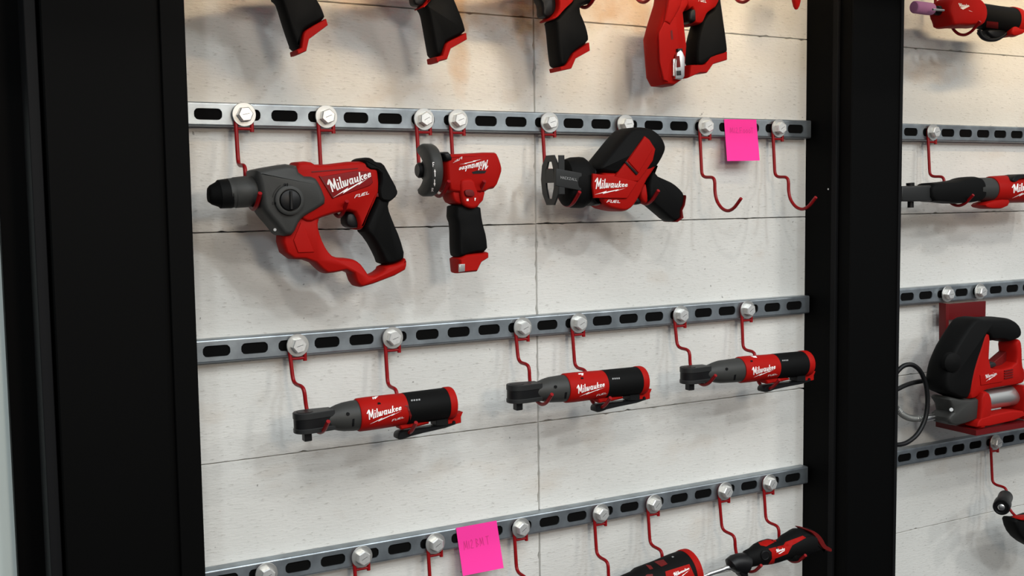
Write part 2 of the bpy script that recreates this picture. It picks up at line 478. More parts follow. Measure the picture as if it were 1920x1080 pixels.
NR = {0: 'grey slotted steel rail above the grinder with the pink stone', 1: 'uppermost slotted steel rail in view in the right bay, above the black-headed ratchet', 2: 'slotted steel rail in the right bay holding the red grease gun bracket',
      3: 'lowest slotted steel rail of the right bay, directly below the grease gun'}
for k in range(4):
    rail(rz[k], -.03, 21, NL[k], 'slotted rails in the middle bay')
    rail(rz[k], 1.447 if k != 1 else 1.45, 14, NR[k], 'slotted rails in the right bay')

# hex bolts and hooks
def bolt(x, z, label, group, rot=0, y=0):
    T = Thing('hex_bolt', (x, y, z), label, 'bolt', group)
    g = G(); lathe(g, Vector((x, 0, z)), (0, -1, 0), [(.0062, 0), (.0062, .0178), (.0066, .0184), (.0082, .0184), (.0086, .0180), (.0086, .0)], n=36)
    T.part('washer', g, WASH, sharp=25)
    g = G(); c = Vector((x, -.0087, z)); R = .0122; v = []; f = []
    for h, r in ((0, R), (.0092, R), (.0108, R*.86)):
        for i in range(6):
            a = rot+i*math.pi/3; v.append(c+Vector((math.cos(a)*r, -h, math.sin(a)*r)))
    for k in range(2):
        for i in range(6): j = (i+1) % 6; f.append([k*6+i, k*6+j, k*6+6+j, k*6+6+i])
    f.append([12+i for i in range(6)]); f.append(list(range(6))[::-1]); g.add(v, f)
    hd = T.part('bolt_head', g, ZBOLT, sharp=20)
    g = G(); a = rot*.7+.15; d = Vector((math.cos(a), 0, math.sin(a)))*.0055; n_ = Vector((-math.sin(a), 0, math.cos(a)))*.00035; c = Vector((x, -.0197, z))
    g.add([c-d-n_, c+d-n_, c+d+n_, c-d+n_], [[0, 1, 2, 3]])
    T.part('grade_mark', g, GRY, parent=hd)
    return T
HP = [(-.0098, -.02), (-.0105, -.093), (-.019, -.099), (-.0435, -.0995), (-.050, -.106), (-.050, -.128), (-.056, -.146), (-.071, -.160), (-.089, -.165), (-.106, -.159), (-.126, -.1405)]
def hook(x, z, label, group, sway=0, leg=-.093, z2=-.128, yaw=0):
    """x = leg position; the loop passes round the bolt 12.5 mm to the right"""
    T = Thing('wire_hook', (x, -.006, z), label, 'hook', group)
    w = .003; yy = -.0032
    loop = [(x+.025, yy-.001, z-.0265), (x+.025, yy, z+.001)]+[(x+.0125+.0125*math.cos(a), yy, z+.0125*math.sin(a)) for a in [math.pi*k/8 for k in range(1, 8)]]+[(x, yy, z+.001), (x, yy-.0005, z-.02)]
    hp = [(y, q) for y, q in HP]
    hp = [hp[0], (hp[1][0], leg), (hp[2][0], leg-.006), (hp[3][0], leg-.0065), (hp[4][0], leg-.013)]+[(y, q+.128+z2) for y, q in hp[5:]]
    sy = math.sin(yaw); pts = [(x+sway*max(0, -.03-q)+sy*(-.0105-y), y*math.cos(yaw) if y < -.0105 else y, z+q) for y, q in hp]
    path = smooth_path(loop, .004, 2)[:-1]+smooth_path([(x, yy-.001, z-.012)]+pts[1:], .009, 5)
    T.part('hook_wire', tube(G(), path, .0032, n=12), HOOKR)
    T.part('cross_bar', tube(G(), [(x, yy-.001, z-.0218), (x+.025, yy-.001, z-.0218)], .0024, n=10), HOOKR)
    return T
def station(px, py, z, what, n, group, rot=0, sway=0, hooklab=None, hk=True, **kw):
    p = at(px, py, -.018)
    bolt(p.x, z, 'hex bolt '+what, 'hex bolts '+group, rot)
    if hk: hook(p.x-.0125, z, hooklab or ('red wire hook '+what), 'red wire hooks '+group, sway, **kw)
    return p.x-.0125
g1 = 'on the rotary hammer rail'; z = rz[1]
H1 = {}
for k, (px, py, w, hl) in enumerate([
        (461, 213, 'above the black nose of the rotary hammer', 'red wire hook under the nose of the rotary hammer'),
        (616, 216, 'above the middle of the rotary hammer', 'red wire hook under the trigger side of the rotary hammer'),
        (800, 223.5, 'above the round guard of the cut-off tool', 'red wire hook behind the round guard of the cut-off tool'),
        (864, 225.5, 'above the red motor of the cut-off tool', 'red wire hook carrying the red motor of the cut-off tool'),
        (1036, 229, 'above the metal shoe of the small reciprocating saw', 'red wire hook behind the metal shoe of the reciprocating saw'),
        (1179, 231, 'partly hidden by the black top of the reciprocating saw', 'red wire hook whose tip shows before the grip of the reciprocating saw'),
        (1330, 234.5, 'to the left of the upper pink note', 'empty red wire hook to the left of the upper pink note'),
        (1467, 238.5, 'to the right of the upper pink note', 'empty red wire hook to the right of the upper pink note, beside the black column')]):
    H1[k] = station(px, py, z, w, k, g1, rot=[.1, .35, .5, .3, .2, 0, .45, .6][k], hooklab=hl,
                    leg=[-.073, -.093, -.080, -.080, -.08, -.08, -.093, -.093][k], z2=[-.110, -.1235, -.094, -.094, -.113, -.112, -.128, -.128][k])
g2 = 'on the ratchet rail'; z = rz[2]
rn = ['leftmost red ratchet', 'middle red ratchet', 'rightmost of the three red ratchets']
for k, (px, py) in enumerate([(562, 646), (741, 633), (985.5, 612), (1091, 604), (1283, 590), (1408.5, 579)]):
    w = ('above the head of the ' if k % 2 == 0 else 'above the red body of the ')+rn[k//2]
    station(px, py, z, w, k, g2, rot=.15+.1*k, sway=[.08, 0, .02, .02, .02, -.05][k], leg=[-.055, -.074, -.055, -.075, -.0565, -.0735][k], z2=[-.092, -.110, -.0895, -.1075, -.089, -.112][k], yaw=[.12, 0, 0, 0, 0, -.05][k], hooklab='red wire hook carrying the '+('head' if k % 2 == 0 else 'body')+' of the '+rn[k//2])
g3 = 'on the lowest middle rail'; z = rz[3]
for k, (px, py, w, hl) in enumerate([
        (503, 1077, 'at the bottom edge, leftmost on its rail', None), (683, 1045, 'on the lowest rail, second from the left', 'red wire hook on the lowest rail, second from the left'),
        (821, 1019, 'just left of the lower pink note', None), (982.5, 990, 'just right of the lower pink note', None),
        (1132.5, 962.5, 'above the front of the black and red rotary tool', 'red wire hook at the front of the black and red rotary tool'), (1232.5, 944, 'above the back of the black and red rotary tool', 'red wire hook carrying the back of the black and red rotary tool'),
        (1366, 921.5, 'above the black collar of the soldering iron', 'red wire hook at the black collar of the soldering iron'), (1449.5, 907, 'above the grip of the soldering iron', 'red wire hook carrying the grip of the soldering iron')]):
    station(px, py, z, w, k, g3, rot=.3+.12*k, sway=.04 if k == 6 else 0, hooklab=hl, leg=-.0725, z2=-.105)
g0 = 'on the rail above the photo'; z = rz[0]
for k, (X, q) in enumerate([(.10, -.13), (.22, -.13), (.365, -.125), (.515, -.125), (.632, -.139), (.756, -.121), (.985, -.104), (1.11, -.085)]):
    bolt(X+.0125, z, 'hex bolt with round washer above the top edge of the photo', 'hex bolts '+g0, .2*k)
    hook(X, z, 'red wire hook with its bend at the '+['first', 'first', 'second', 'third', 'third', 'red stapler-like', 'nearly empty', 'last'][k]+' tool of the top row', 'red wire hooks '+g0, z2=q, leg=q+.033)
gr = 'in the right bay'
station(1757, 245, rz[1], 'above the black head of the ratchet in the right bay', 0, gr, hooklab='red wire hook carrying the ratchet in the right bay', rot=.1)
station(1784, 548, rz[2], 'at the left corner of the red grease gun bracket', 0, gr, hk=False)
station(1845, 544, rz[2], 'at the right corner of the red grease gun bracket', 0, gr, hk=False, rot=.3)
station(1874, 829, rz[3], 'below the grease gun, above the black inspection torch', 0, gr, hooklab='red wire hook above the black inspection torch', rot=.3)
hook(1.60, rz[0], 'red wire hook behind the pink grinding stone', 'red wire hooks '+gr)
bolt(1.6125, rz[0], 'hex bolt with round washer above the pink grinding stone', 'hex bolts '+gr)

# pink notes
def note(name, quad, label, words_, wq):
    T = Thing(name, at(*quad[0], -.003), label, 'sticky note', 'pink paper notes on the rails')
    f = quadmap(quad); g = G(); n = 12; m_ = 8; v = []
    for i in range(n+1):
        for j in range(m_+1):
            u = j/m_; w = 1-i/n
            x, y = f(u, w); Y = -.0012-.012*(max(0, 1-w-.35)/.65)**1.5-.004*u*(1-w)
            v.append(at(x, y, Y))
    fc = [[i*(m_+1)+j, i*(m_+1)+j+1, (i+1)*(m_+1)+j+1, (i+1)*(m_+1)+j] for i in range(n) for j in range(m_)]
    g.add(v, fc); k = len(v)
    g.add([q+Vector((0, .0002, 0)) for q in v], [q[::-1] for q in fc])
    T.part('paper', g, PINK)
    T.decal('handwriting', words(words_, 5.2, .06, wq), PEN, label='faint handwriting', cuts=1)
M_ = [[(0, 0), (.12, 1), (.35, .2), (.6, 1), (.7, 0)]]; ONE = [[(1.0, .9), (1.0, 0)]]; TWO = [[(1.3, .8), (1.55, 1), (1.7, .75), (1.3, .05), (1.8, .0)]]
def sh(st, dx): return [[(x+dx, y) for x, y in s] for s in st]
B_ = [[(0, 0), (0, 1), (.35, .8), (.05, .5), (.42, .25), (0, 0)]]; T_ = [[(0, 1), (.6, 1)], [(.3, 1), (.3, 0)]]
F_ = [[(.5, 1), (0, 1), (0, 0)], [(0, .5), (.4, .5)]]; O_ = [[(.25, .7), (0, .4), (.2, 0), (.45, .3), (.25, .7)]]
note('sticky_note', [(1357.5, 223.5), (1418, 224), (1424.5, 301), (1363.5, 302)], 'bright pink sticky note between two empty hooks on the rotary hammer rail',
     M_+ONE+TWO+sh(F_, 2.2)+sh(O_, 2.9)+sh(O_, 3.5)+sh(O_, 4.1)+sh(T_, 4.6), [(1368, 239), (1412, 240), (1413, 250), (1369, 249)])
note('sticky_note', [(855, 990), (931, 976), (944.5, 1065), (868, 1080)], 'bright pink sticky note on the lowest rail of the middle bay',
     M_+ONE+TWO+sh(B_, 2.4)+sh(M_, 3.1)+sh(T_, 4.3), [(869, 1015), (919, 1004), (921, 1019), (871, 1031)])
# ---------------------------------------------------------------- the tools
YT = -.088
GT = 'red and black power tools'
def thing(name, px, py, label, cat, group=GT, Y=YT): return Thing(name, at(px, py, Y), label, cat, group)

# --- rotary hammer
c = crop(380, 280, 4)
T = thing('rotary_hammer', 560, 420, 'red, grey and black rotary hammer with a D-shaped lower frame and black nose', 'rotary hammer')
T.part('housing', prism(c([(650, 100), (770, 88), (830, 124), (1150, 84), (1270, 110), (1290, 300), (1262, 385), (1215, 480), (1165, 605), (1130, 600), (1122, 530), (1085, 462), (960, 482), (845, 520), (760, 560), (680, 520), (640, 300)]), YT, .056, .006, .020), RED)
T.part('lower_frame', prism(c([(890, 400), (850, 520), (838, 570), (862, 660), (905, 750), (960, 808), (1090, 815), (1145, 838), (1190, 895), (1225, 952), (1320, 905), (1330, 868), (1440, 845), (1488, 800), (1504, 852), (1484, 920), (1180, 1035), (1125, 1020), (1085, 900), (920, 932), (885, 922), (790, 828), (605, 820), (555, 650), (620, 560), (700, 430), (820, 400)]), YT, .046, .005, .018), RED)
T.part('frame_panel', prism(c([(735, 550), (770, 600), (835, 770), (715, 775), (680, 680)]), YT-.0235, .003, .001, sm=0), RED, 'raised panel edge on the lower frame')
T.part('gearbox', prism(c([(350, 165), (385, 148), (655, 102), (690, 196), (795, 202), (838, 262), (892, 400), (820, 450), (735, 498), (690, 530), (640, 640), (590, 652), (555, 640), (520, 590), (440, 500), (402, 440), (385, 300)]), YT, .070, .008, .016), GRY, 'charcoal grey gearbox')
T.part('collar', pxloft([(380+a/4, 280+b/4, r/4) for a, b, r in ((195, 330, 112), (230, 326, 112), (235, 326, 116), (330, 317, 118), (350, 315, 112), (400, 310, 112))], YT), GRY, 'grey nose collar')
T.part('chuck', pxloft([(380+a/4, 280+b/4, r/4) for a, b, r in ((42, 345, 52), (46, 345, 58), (62, 343, 74), (112, 338, 96), (122, 337, 108), (180, 332, 111), (205, 331, 112), (222, 330, 108))], YT), BLK, 'black rubber nose')
T.part('grip', prism(c([(1150, 72), (1185, 63), (1225, 66), (1255, 96), (1310, 102), (1352, 180), (1420, 305), (1416, 350), (1372, 390), (1362, 440), (1400, 540), (1452, 660), (1492, 805), (1440, 848), (1330, 872), (1305, 800), (1240, 680), (1165, 600), (1222, 480), (1262, 385), (1262, 290), (1268, 170), (1178, 160)]), YT, .050, .0065, .022), BLK, 'black rubber grip')
T.part('rear_cover', prism(c([(1146, 84), (1160, 72), (1185, 63), (1225, 66), (1255, 96), (1310, 102), (1352, 180), (1420, 305), (1416, 350), (1372, 390), (1350, 402), (1275, 392), (1262, 300), (1280, 250), (1276, 172), (1180, 162)]), YT, .061, .0045, .018), BLK, 'black rear cover')
T.part('trigger', prism(c([(1048, 520), (1065, 470), (1130, 480), (1155, 585), (1098, 594), (1055, 572)]), YT-.004, .030, .003, .009), BLK2)
T.part('label_plate', prism(c([(885, 205), (1150, 160), (1262, 168), (1276, 250), (1250, 275), (985, 366)]), YT-.028, .003, .0015, sm=0), RED2, 'darker red name plate')
T.part('plate_edge', prism(c([(872, 200), (888, 203), (990, 362), (975, 370)]), YT-.029, .0025, .0005, sm=0), DRED)
T.part('vent', prism(c([(1296, 330), (1375, 318), (1385, 350), (1300, 358)]), YT-.0235, .003, .0008, sm=0), DRED)
dc = at(380+655/4, 280+382/4, YT-.040)
g = lathe(G(), Vector((dc.x, YT-.034, dc.z)), (0, -1, 0), [(0, .023), (.006, .022), (.0075, .020), (.0075, .0165), (.004, .0165), (.004, 0)], n=40)
dial = T.part('selector_dial', g, GRY, 'round grey selector ring')
g = lathe(G(), Vector((dc.x, YT-.036, dc.z)), (0, -1, 0), [(0, .0155), (.007, .0150), (.008, .0135), (.008, 0)], n=36)
box(g, (dc.x-.0018, YT-.0475, dc.z-.0135), (dc.x+.0018, YT-.043, dc.z+.0135), .0006)
T.part('dial_knob', g, BLK2, 'black turning knob', parent=dial)
cc = c
arc = [(655+135*math.cos(a), 382-135*math.sin(a)) for a in [math.radians(q) for q in range(122, 176, 8)]]
T.decal('scale_arc', [c([arc[i], arc[i+1], (arc[i+1][0]*.955+655*.045, arc[i+1][1]*.955+382*.045), (arc[i][0]*.955+655*.045, arc[i][1]*.955+382*.045)]) for i in range(len(arc)-1)]
        + [c(q) for q in ([(610, 255), (625, 255), (625, 275), (610, 275)], [(632, 255), (640, 253), (640, 275), (632, 277)], [(520, 395), (530, 393), (532, 415), (522, 417)], [(536, 398), (550, 398), (550, 412), (538, 414)])], BLK2, cuts=0)
T.decal('groove', [c([(722, 268), (728, 262), (778, 262), (822, 402), (815, 412)]), ][:0]+[c([(815, 165), (1010, 150), (1165, 140), (1166, 146), (1012, 158), (818, 174)])], DRED, cuts=1)
logo(T, c([(928, 232), (1258, 152), (1264, 205), (962, 322)]), c([(985, 322), (1255, 205), (1268, 232), (975, 368)]), c([(1150, 340), (1250, 312), (1246, 335), (1140, 365)]))
g = G()
for a, b in ((542, 603),): cyl(g, at(380+a/4, 280+b/4, YT-.036), at(380+a/4, 280+b/4, YT-.033), .0022)
T.part('screw', g, CHR)

# --- cut-off tool
c = crop(760, 240, 3.857)
T = thing('cut_off_tool', 880, 400, 'red and black cut-off tool with a round grey guard, hanging grip down', 'cut-off tool')
T.part('motor_housing', prism(c([(240, 205), (262, 188), (345, 190), (600, 175), (622, 190), (655, 285), (652, 330), (610, 440), (560, 448), (530, 470), (300, 478), (255, 440)]), YT, .056, .006, .018), RED)
T.part('neck', prism(c([(290, 430), (550, 430), (520, 560), (420, 566), (325, 552), (298, 505)]), YT, .044, .004, .014), RED)
pad = T.part('switch_pad', prism(c([(385, 385), (420, 365), (485, 368), (505, 430), (532, 510), (528, 566), (480, 588), (420, 568), (398, 520)]), YT-.025, .014, .005, .006), RED)
T.part('slide_switch', prism(c([(426, 448), (475, 444), (494, 462), (496, 496), (440, 494), (428, 478)]), YT-.0335, .006, .001), DRED, parent=pad)
T.part('grip', prism(c([(325, 545), (515, 556), (520, 620), (532, 690), (558, 780), (568, 898), (450, 906), (355, 942), (343, 890), (341, 700), (320, 650), (322, 610)]), YT, .044, .006, .02), BLK, 'black rubber grip')
bs = T.part('battery_foot', prism(c([(347, 942), (400, 908), (568, 893), (569, 940), (517, 972), (485, 1038), (358, 1050)]), YT, .044, .004, .02, sm=0), RED)
T.part('contact_clip', prism(c([(388, 985), (428, 983), (428, 1036), (388, 1042)]), YT-.0225, .004, .0006, sm=0), SILV, 'small metal clip', parent=bs)
T.part('lock_lever', prism(c([(222, 190), (240, 174), (280, 175), (305, 240), (250, 250)]), YT-.006, .05, .004, .01), BLK2)
gx = at(760+190/3.857, 240+305/3.857, YT)
ref = EZ
R = .0425
# guard: a half drum open towards the wall
poly = [(-R*math.sin(a), R*math.cos(a)) for a in [math.radians(q) for q in range(-34, 216, 10)]]
poly += chaikin([(.021, -.030), (.006, -.022), (-.004, -.010), (-.007, 0), (-.004, .010), (.006, .020), (.018, .027)], 2, closed=False)
g = ext(G(), Vector((gx.x-.018, YT, gx.z)), EY, EZ, EX, poly, [(0, .0045), (.0012, .0018), (.004, 0), (.016, 0), (.0195, .0018), (.021, .005)])
gd = T.part('blade_guard', g, GRY, 'charcoal half-round blade guard')
g = lathe(G(), Vector((gx.x-.023, YT+.006, gx.z)), (1, 0, 0), [(0, 0), (0, .010), (.003, .0125), (.010, .0125), (.012, .016), (.022, .016), (.030, .019), (.05, .019)], n=32)
T.part('arbor', g, BLK2, 'black arbor nut')
ux = [[(0, 0), (0, 1), (.6, 1)], [(0, .5), (.45, .5)]]
T.decal('guard_marks', words(ux, 1, .2, c([(198, 250), (215, 250), (217, 280), (200, 280)]))
        + [c([(207, 318), (213, 296), (221, 318)]), c([(211, 316), (217, 316), (218, 352), (212, 352)]), c([(209, 372), (215, 372), (215, 400), (209, 400)]), c([(204, 400), (219, 400), (212, 424)])]
        + words([[(0, 0), (0, 1), (.6, .9), (.55, .5), (0, .5)], [(.1, .5), (.7, 0)]], 1, .2, c([(192, 436), (208, 434), (206, 458), (190, 460)])), WHT, cuts=1, label='white rotation arrows and letters', parent=gd)
T.decal('switch_marks', [c([(442, 512), (458, 511), (458, 528), (443, 528)]), c([(500, 505), (511, 505), (506, 526), (501, 526)])], WHT, cuts=1, parent=pad)
T.decal('battery_gauge', [c([(480, 318), (515, 308), (588, 309), (575, 328), (490, 332)])], BLK2, cuts=1)
logo(T, c([(592, 298), (383, 318), (391, 285), (604, 230)]), c([(552, 214), (392, 262), (392, 282), (552, 228)]), c([(412, 205), (352, 240), (346, 252), (408, 226)][::1]))

# --- compact reciprocating saw
c = crop(990, 210, 4.909); Y = YT
T = thing('reciprocating_saw', 1170, 340, 'red and black compact reciprocating saw with a slotted metal shoe at its left', 'saw')
T.part('housing', prism(c([(582, 560), (780, 560), (900, 440), (1050, 225), (1105, 255), (1160, 340), (1135, 450), (1060, 570), (1010, 640), (940, 800), (885, 880), (825, 917), (765, 912), (640, 880), (582, 790)]), Y-.004, .060, .006, .014), RED)
T.part('top_cover', prism(c([(565, 520), (620, 450), (830, 190), (880, 152), (960, 143), (1040, 152), (1095, 180), (1150, 232), (1186, 315), (1182, 370), (1140, 460), (1085, 540), (900, 580), (790, 588), (600, 562)]), Y-.003, .064, .007, .020), BLK, 'black rubber cover')
T.part('side_panel', prism(c([(1060, 222), (1102, 255), (1158, 342), (1134, 450), (1060, 560), (1000, 640), (880, 640), (785, 596), (885, 462), (905, 440)]), Y-.032, .012, .002, .003, sm=0), RED, 'angled red side panel')
T.part('panel_groove', prism(c([(888, 462), (902, 452), (1012, 566), (996, 582)]), Y-.0388, .0025, .0005, sm=0), BLK2)
T.part('raised_panel', prism(c([(1062, 240), (1098, 262), (1146, 342), (1016, 562), (918, 452)]), Y-.0385, .003, .0015, sm=0), RED)
T.part('grip', prism(c([(1130, 440), (1112, 500), (1130, 578), (1200, 610), (1290, 650), (1368, 720), (1388, 770), (1378, 855), (1350, 905), (1355, 975), (1310, 1011), (1270, 1003), (1180, 925), (1090, 850), (1050, 800), (1050, 620)]), Y, .042, .006, .019), BLK, 'black rubber grip')
T.part('battery_foot', prism(c([(1388, 765), (1392, 790), (1380, 860), (1358, 908), (1368, 975), (1315, 1013), (1300, 1008), (1345, 970), (1345, 905), (1370, 850)]), Y, .044, .001, .006, sm=0), DRED)
T.part('trigger_guard', prism(c([(985, 700), (1040, 640), (1058, 740), (1062, 835), (1030, 850), (985, 790)]), Y, .034, .004, .012), RED)
T.part('trigger', prism(c([(930, 800), (970, 770), (1012, 800), (1020, 850), (965, 858), (935, 835)]), Y, .022, .004, .009), BLK2)
T.part('nose', prism(c([(545, 500), (580, 530), (566, 600), (566, 790), (640, 830), (630, 862), (530, 865), (500, 700)]), Y, .048, .006, .018), BLK2)
T.part('name_panel', prism(c([(590, 566), (790, 592), (1000, 642), (905, 795), (602, 792), (586, 680)]), Y-.0355, .006, .0015, .002, sm=0), RED, 'flat red name panel')
bt = at(990+425/4.909, 210+650/4.909, Y)
sec = []
for dx, r in ((-.024, .020), (-.023, .033), (-.019, .040), (-.008, .0435), (.010, .0445), (.016, .044), (.028, .036)):
    sec.append((Vector((bt.x+dx, Y, bt.z)), EX, r, r*.72))
T.part('boot', loft(sec, n=40), BLK, 'round black rubber nose boot')
# shoe: a slotted oval plate across the tool axis, and its arm
sp = at(990+205/4.909, 210+620/4.909, Y); sx = sp.x-.001
def ring(pts, hole): return pts, hole
g = G(); oy = [(-.030, 0), (-.027, .022), (-.012, .041), (.012, .041), (.026, .024), (.030, 0), (.026, -.024), (.012, -.044), (-.012, -.044), (-.027, -.024)]
oi = [(-.014, 0), (-.013, .012), (-.006, .030), (.006, .030), (.013, .014), (.014, 0), (.013, -.014), (.006, -.033), (-.006, -.033), (-.013, -.014)]
for k in range(10):
    j = (k+1) % 10
    q = [oy[k], oy[j], oi[j], oi[k]]
    v = [(sx+d, Y+a, sp.z+b) for d in (0, .0035) for a, b in q]
    g.add(v, [[0, 1, 2, 3], [7, 6, 5, 4], [0, 1, 5, 4], [1, 2, 6, 5], [2, 3, 7, 6], [3, 0, 4, 7]])
box(g, (sx, Y-.014, sp.z-.006), (sx+.0035, Y+.014, sp.z+.018))
# lip of the shoe folded back on the near side
box(g, (sx, Y-.030, sp.z-.026), (sx+.012, Y-.0275, sp.z+.040), .0008)
sh_ = T.part('shoe', g, DGRY, 'dark metal slotted shoe')
g = G(); A = prism(c([(255, 520), (490, 562), (492, 640), (486, 725), (385, 706), (250, 680)]), Y-.0285, .004, .001, sm=0, g=g)
T.part('shoe_arm', g, DGRY, 'flat grey arm', parent=sh_)
HZ = [[(0, 0), (0, 1)], [(.5, 0), (.5, 1)], [(0, .5), (.5, .5)], [(.8, 0), (1.05, 1), (1.3, 0)], [(2, 1), (1.6, 1), (1.6, 0), (2, 0)], [(2.3, 0), (2.3, 1)], [(2.75, 1), (2.3, .5), (2.75, 0)],
      [(3, 1), (3.5, 1), (3, 0), (3.5, 0)], [(3.8, 0), (4.05, 1), (4.3, 0)], [(4.6, 1), (4.6, 0), (5, 0)], [(5.3, 1), (5.3, 0), (5.7, 0)]]
T.decal('embossed_word', words(HZ, 5.7, .16, c([(302, 590), (450, 612), (450, 634), (302, 612)])), GPR, cuts=0, parent=sh_)
logo(T, c([(622, 605), (920, 645), (916, 688), (614, 706)]), c([(612, 728), (898, 700), (898, 725), (612, 765)]), c([(738, 808), (852, 812), (846, 837), (726, 832)]))

# --- three ratchets, each from its own place in the photograph
def ratchet(hx, hy, tx, ty, rk, label, sc_, bs, gs):
    T = thing('cordless_ratchet', (hx+tx)/2, (hy+ty)/2, label, 'ratchet', 'three red ratchets in a row')
    H = at(hx, hy, YT); E = at(tx, ty, YT); D = (E-H); L = D.length; D.normalize(); V = EY.cross(D)*-1
    if V.z < 0: V = -V
    def secs(l, k=1): return [(H+D*(L*s), D, r*sc_, r*sc_*k) for s, r in l]
    # head: two grey plates with a dark middle, round at the left
    plan = [(math.cos(a)*.0185, math.sin(a)*.0185) for a in [math.radians(q) for q in range(90, 271, 15)]]+[(.010, -.0185), (.044, -.0140), (.044, .0140), (.010, .0185)]
    plan = [(a*sc_, b*sc_) for a, b in plan]
    g = G()
    for a, b in ((.0055, .0160), (-.0160, -.0085)):
        ext(g, H, D, EY, V, plan, [(a*sc_, .001), ((a+.001)*sc_, 0), ((b-.001)*sc_, 0), (b*sc_, .001)])
    hd = T.part('ratchet_head', g, DGRY, 'grey forked head')
    T.part('yoke', ext(G(), H, D, EY, V, [(a*.95, b*.95) for a, b in plan], [(-.009*sc_, 0), (.006*sc_, 0)]), BLK2, 'black inner yoke', parent=hd)
    g = cyl(G(), H+V*(.016*sc_), H+V*(.0166*sc_), .0125*sc_); T.part('selector', g, BLK2, 'dark direction ring', parent=hd)
    g = G(); ext(g, H+D*.002, D, EY, V, [(-.006, -.006), (.006, -.006), (.006, .006), (-.006, .006)], [(-.030*sc_, .001), (-.029*sc_, 0), (-.014*sc_, 0)])
    T.part('square_drive', g, BLK2, 'black square drive', parent=hd)
    T.part('neck', loft(secs([(.10, .0140), (.14, .0152), (.175, .0178), (.205, .0204), (.245, .0226), (bs-.03, .0240), (bs+.08, .0243)], .95), n=32), GRY, 'grey neck')
    T.part('body', loft(secs([(bs, .0248), (bs+.01, .0265), (bs+.08, .0268), (.58, .0262), (gs+.05, .0256)]), n=36), RED)
    T.part('grip', loft(secs([(gs-.01, .0257), (gs, .0262), (.80, .0262), (.97, .0262), (.985, .0250)]), n=36), BLK, 'black rubber grip')
    T.part('end_cap', loft(secs([(.95, .0266), (.955, .0272), (.99, .0272), (1.0, .0262)]), n=36), RED, 'red end cap')
    g = G(); B = H+D*(L*.985)
    ext(g, B, D, V, EY, [(-.006, -.016), (.004, -.014), (.014, -.0195), (.021, -.0165), (.017, -.024), (.017, -.034), (-.002, -.036), (-.012, -.034), (-.012, -.026)], [(-.009, .001), (-.008, 0), (.008, 0), (.009, .001)])
    T.part('battery_latch', g, RED)
    g = ext(G(), B, D, V, EY, [(-.030, -.020), (-.008, -.020), (-.008, -.035), (-.030, -.033)], [(-.012, .001), (-.011, 0), (.011, 0), (.012, .001)])
    T.part('rear_foot', g, BLK2)
    def vx(s, v): return (L*s, v)
    g = ext(G(), H, D, V, EY, [vx(.60, -.022), vx(.70, -.020), vx(.815, -.0245), vx(.815, -.0275), vx(.72, -.0300), vx(.62, -.031)], [(-.012, .002), (-.010, 0), (.010, 0), (.012, .002)])
    T.part('lever_mount', g, RED)
    g = ext(G(), H, D, V, EY, chaikin([vx(.595, -.042), vx(.605, -.036), vx(.64, -.034), vx(.985, -.0335), vx(.985, -.0285), vx(1.01, -.0285), vx(1.01, -.0375), vx(.70, -.0435), vx(.635, -.0475), vx(.60, -.0475)], 1), [(-.011, .0012), (-.009, 0), (.009, 0), (.011, .0012)])
    T.part('paddle_lever', g, BLK2, 'black paddle lever')
    g = G()
    for s, v in ((.46, .0175), (.25, .008)):
        y = -math.sqrt(max(0, (.0267 if s > .3 else .0228)**2*sc_*sc_-v*v)); b = H+D*(L*s)+V*v+EY*y
        cyl(g, b+Vector((0, .002, 0)), b-Vector((0, .0006, 0)), .0026)
    T.part('screw', g, BLK2)
    return T, H, D, V, L
def R1(t):
    c = crop(500, 600, 4.5)
    logo(t, c([(845, 762), (1136, 712), (1138, 758), (855, 842)]), c([(870, 852), (1140, 765), (1146, 782), (868, 884)]), c([(1062, 838), (1160, 812), (1158, 826), (1058, 855)]), cuts=1)
    t.decal('top_mark', [c(q) for q in ([(880, 632), (920, 628), (925, 640), (885, 644)], [(890, 650), (900, 650), (905, 668), (895, 668)], [(900, 652), (938, 634), (942, 642), (915, 668)])], WHT, cuts=1)
    t.decal('battery_gauge', [c([(1218+i*21, 672-i*2), (1232+i*21, 670-i*2), (1233+i*21, 684-i*2), (1219+i*21, 686-i*2)]) for i in range(4)], GPR, cuts=0)
    t.decal('vent_slot', [c([(725, 835), (742, 832), (738, 896), (720, 900)])], BLK2, cuts=1)
    t.decal('sleeve_edge', [c([(1168, 722), (1192, 718), (1225, 808), (1212, 850), (1206, 808), (1184, 730), (1170, 732)])], DRED, cuts=1)
def R2(t):
    c = crop(920, 560, 4.695)
    logo(t, c([(758, 762), (1002, 728), (1004, 772), (765, 836)]), c([(780, 838), (1008, 778), (1012, 792), (778, 866)]), c([(935, 845), (1022, 822), (1020, 836), (932, 860)]), cuts=1)
    t.decal('top_mark', [c(q) for q in ([(770, 658), (815, 654), (818, 664), (775, 668)], [(798, 664), (812, 664), (818, 674), (800, 676)])], WHT, cuts=1)
    t.decal('battery_gauge', [c([(1070+i*18, 698-i), (1082+i*18, 697-i), (1083+i*18, 710-i), (1071+i*18, 711-i)]) for i in range(4)], GPR, cuts=0)
    t.decal('vent_slot', [c([(655, 825), (675, 822), (665, 878), (648, 882)])], BLK2, cuts=1)
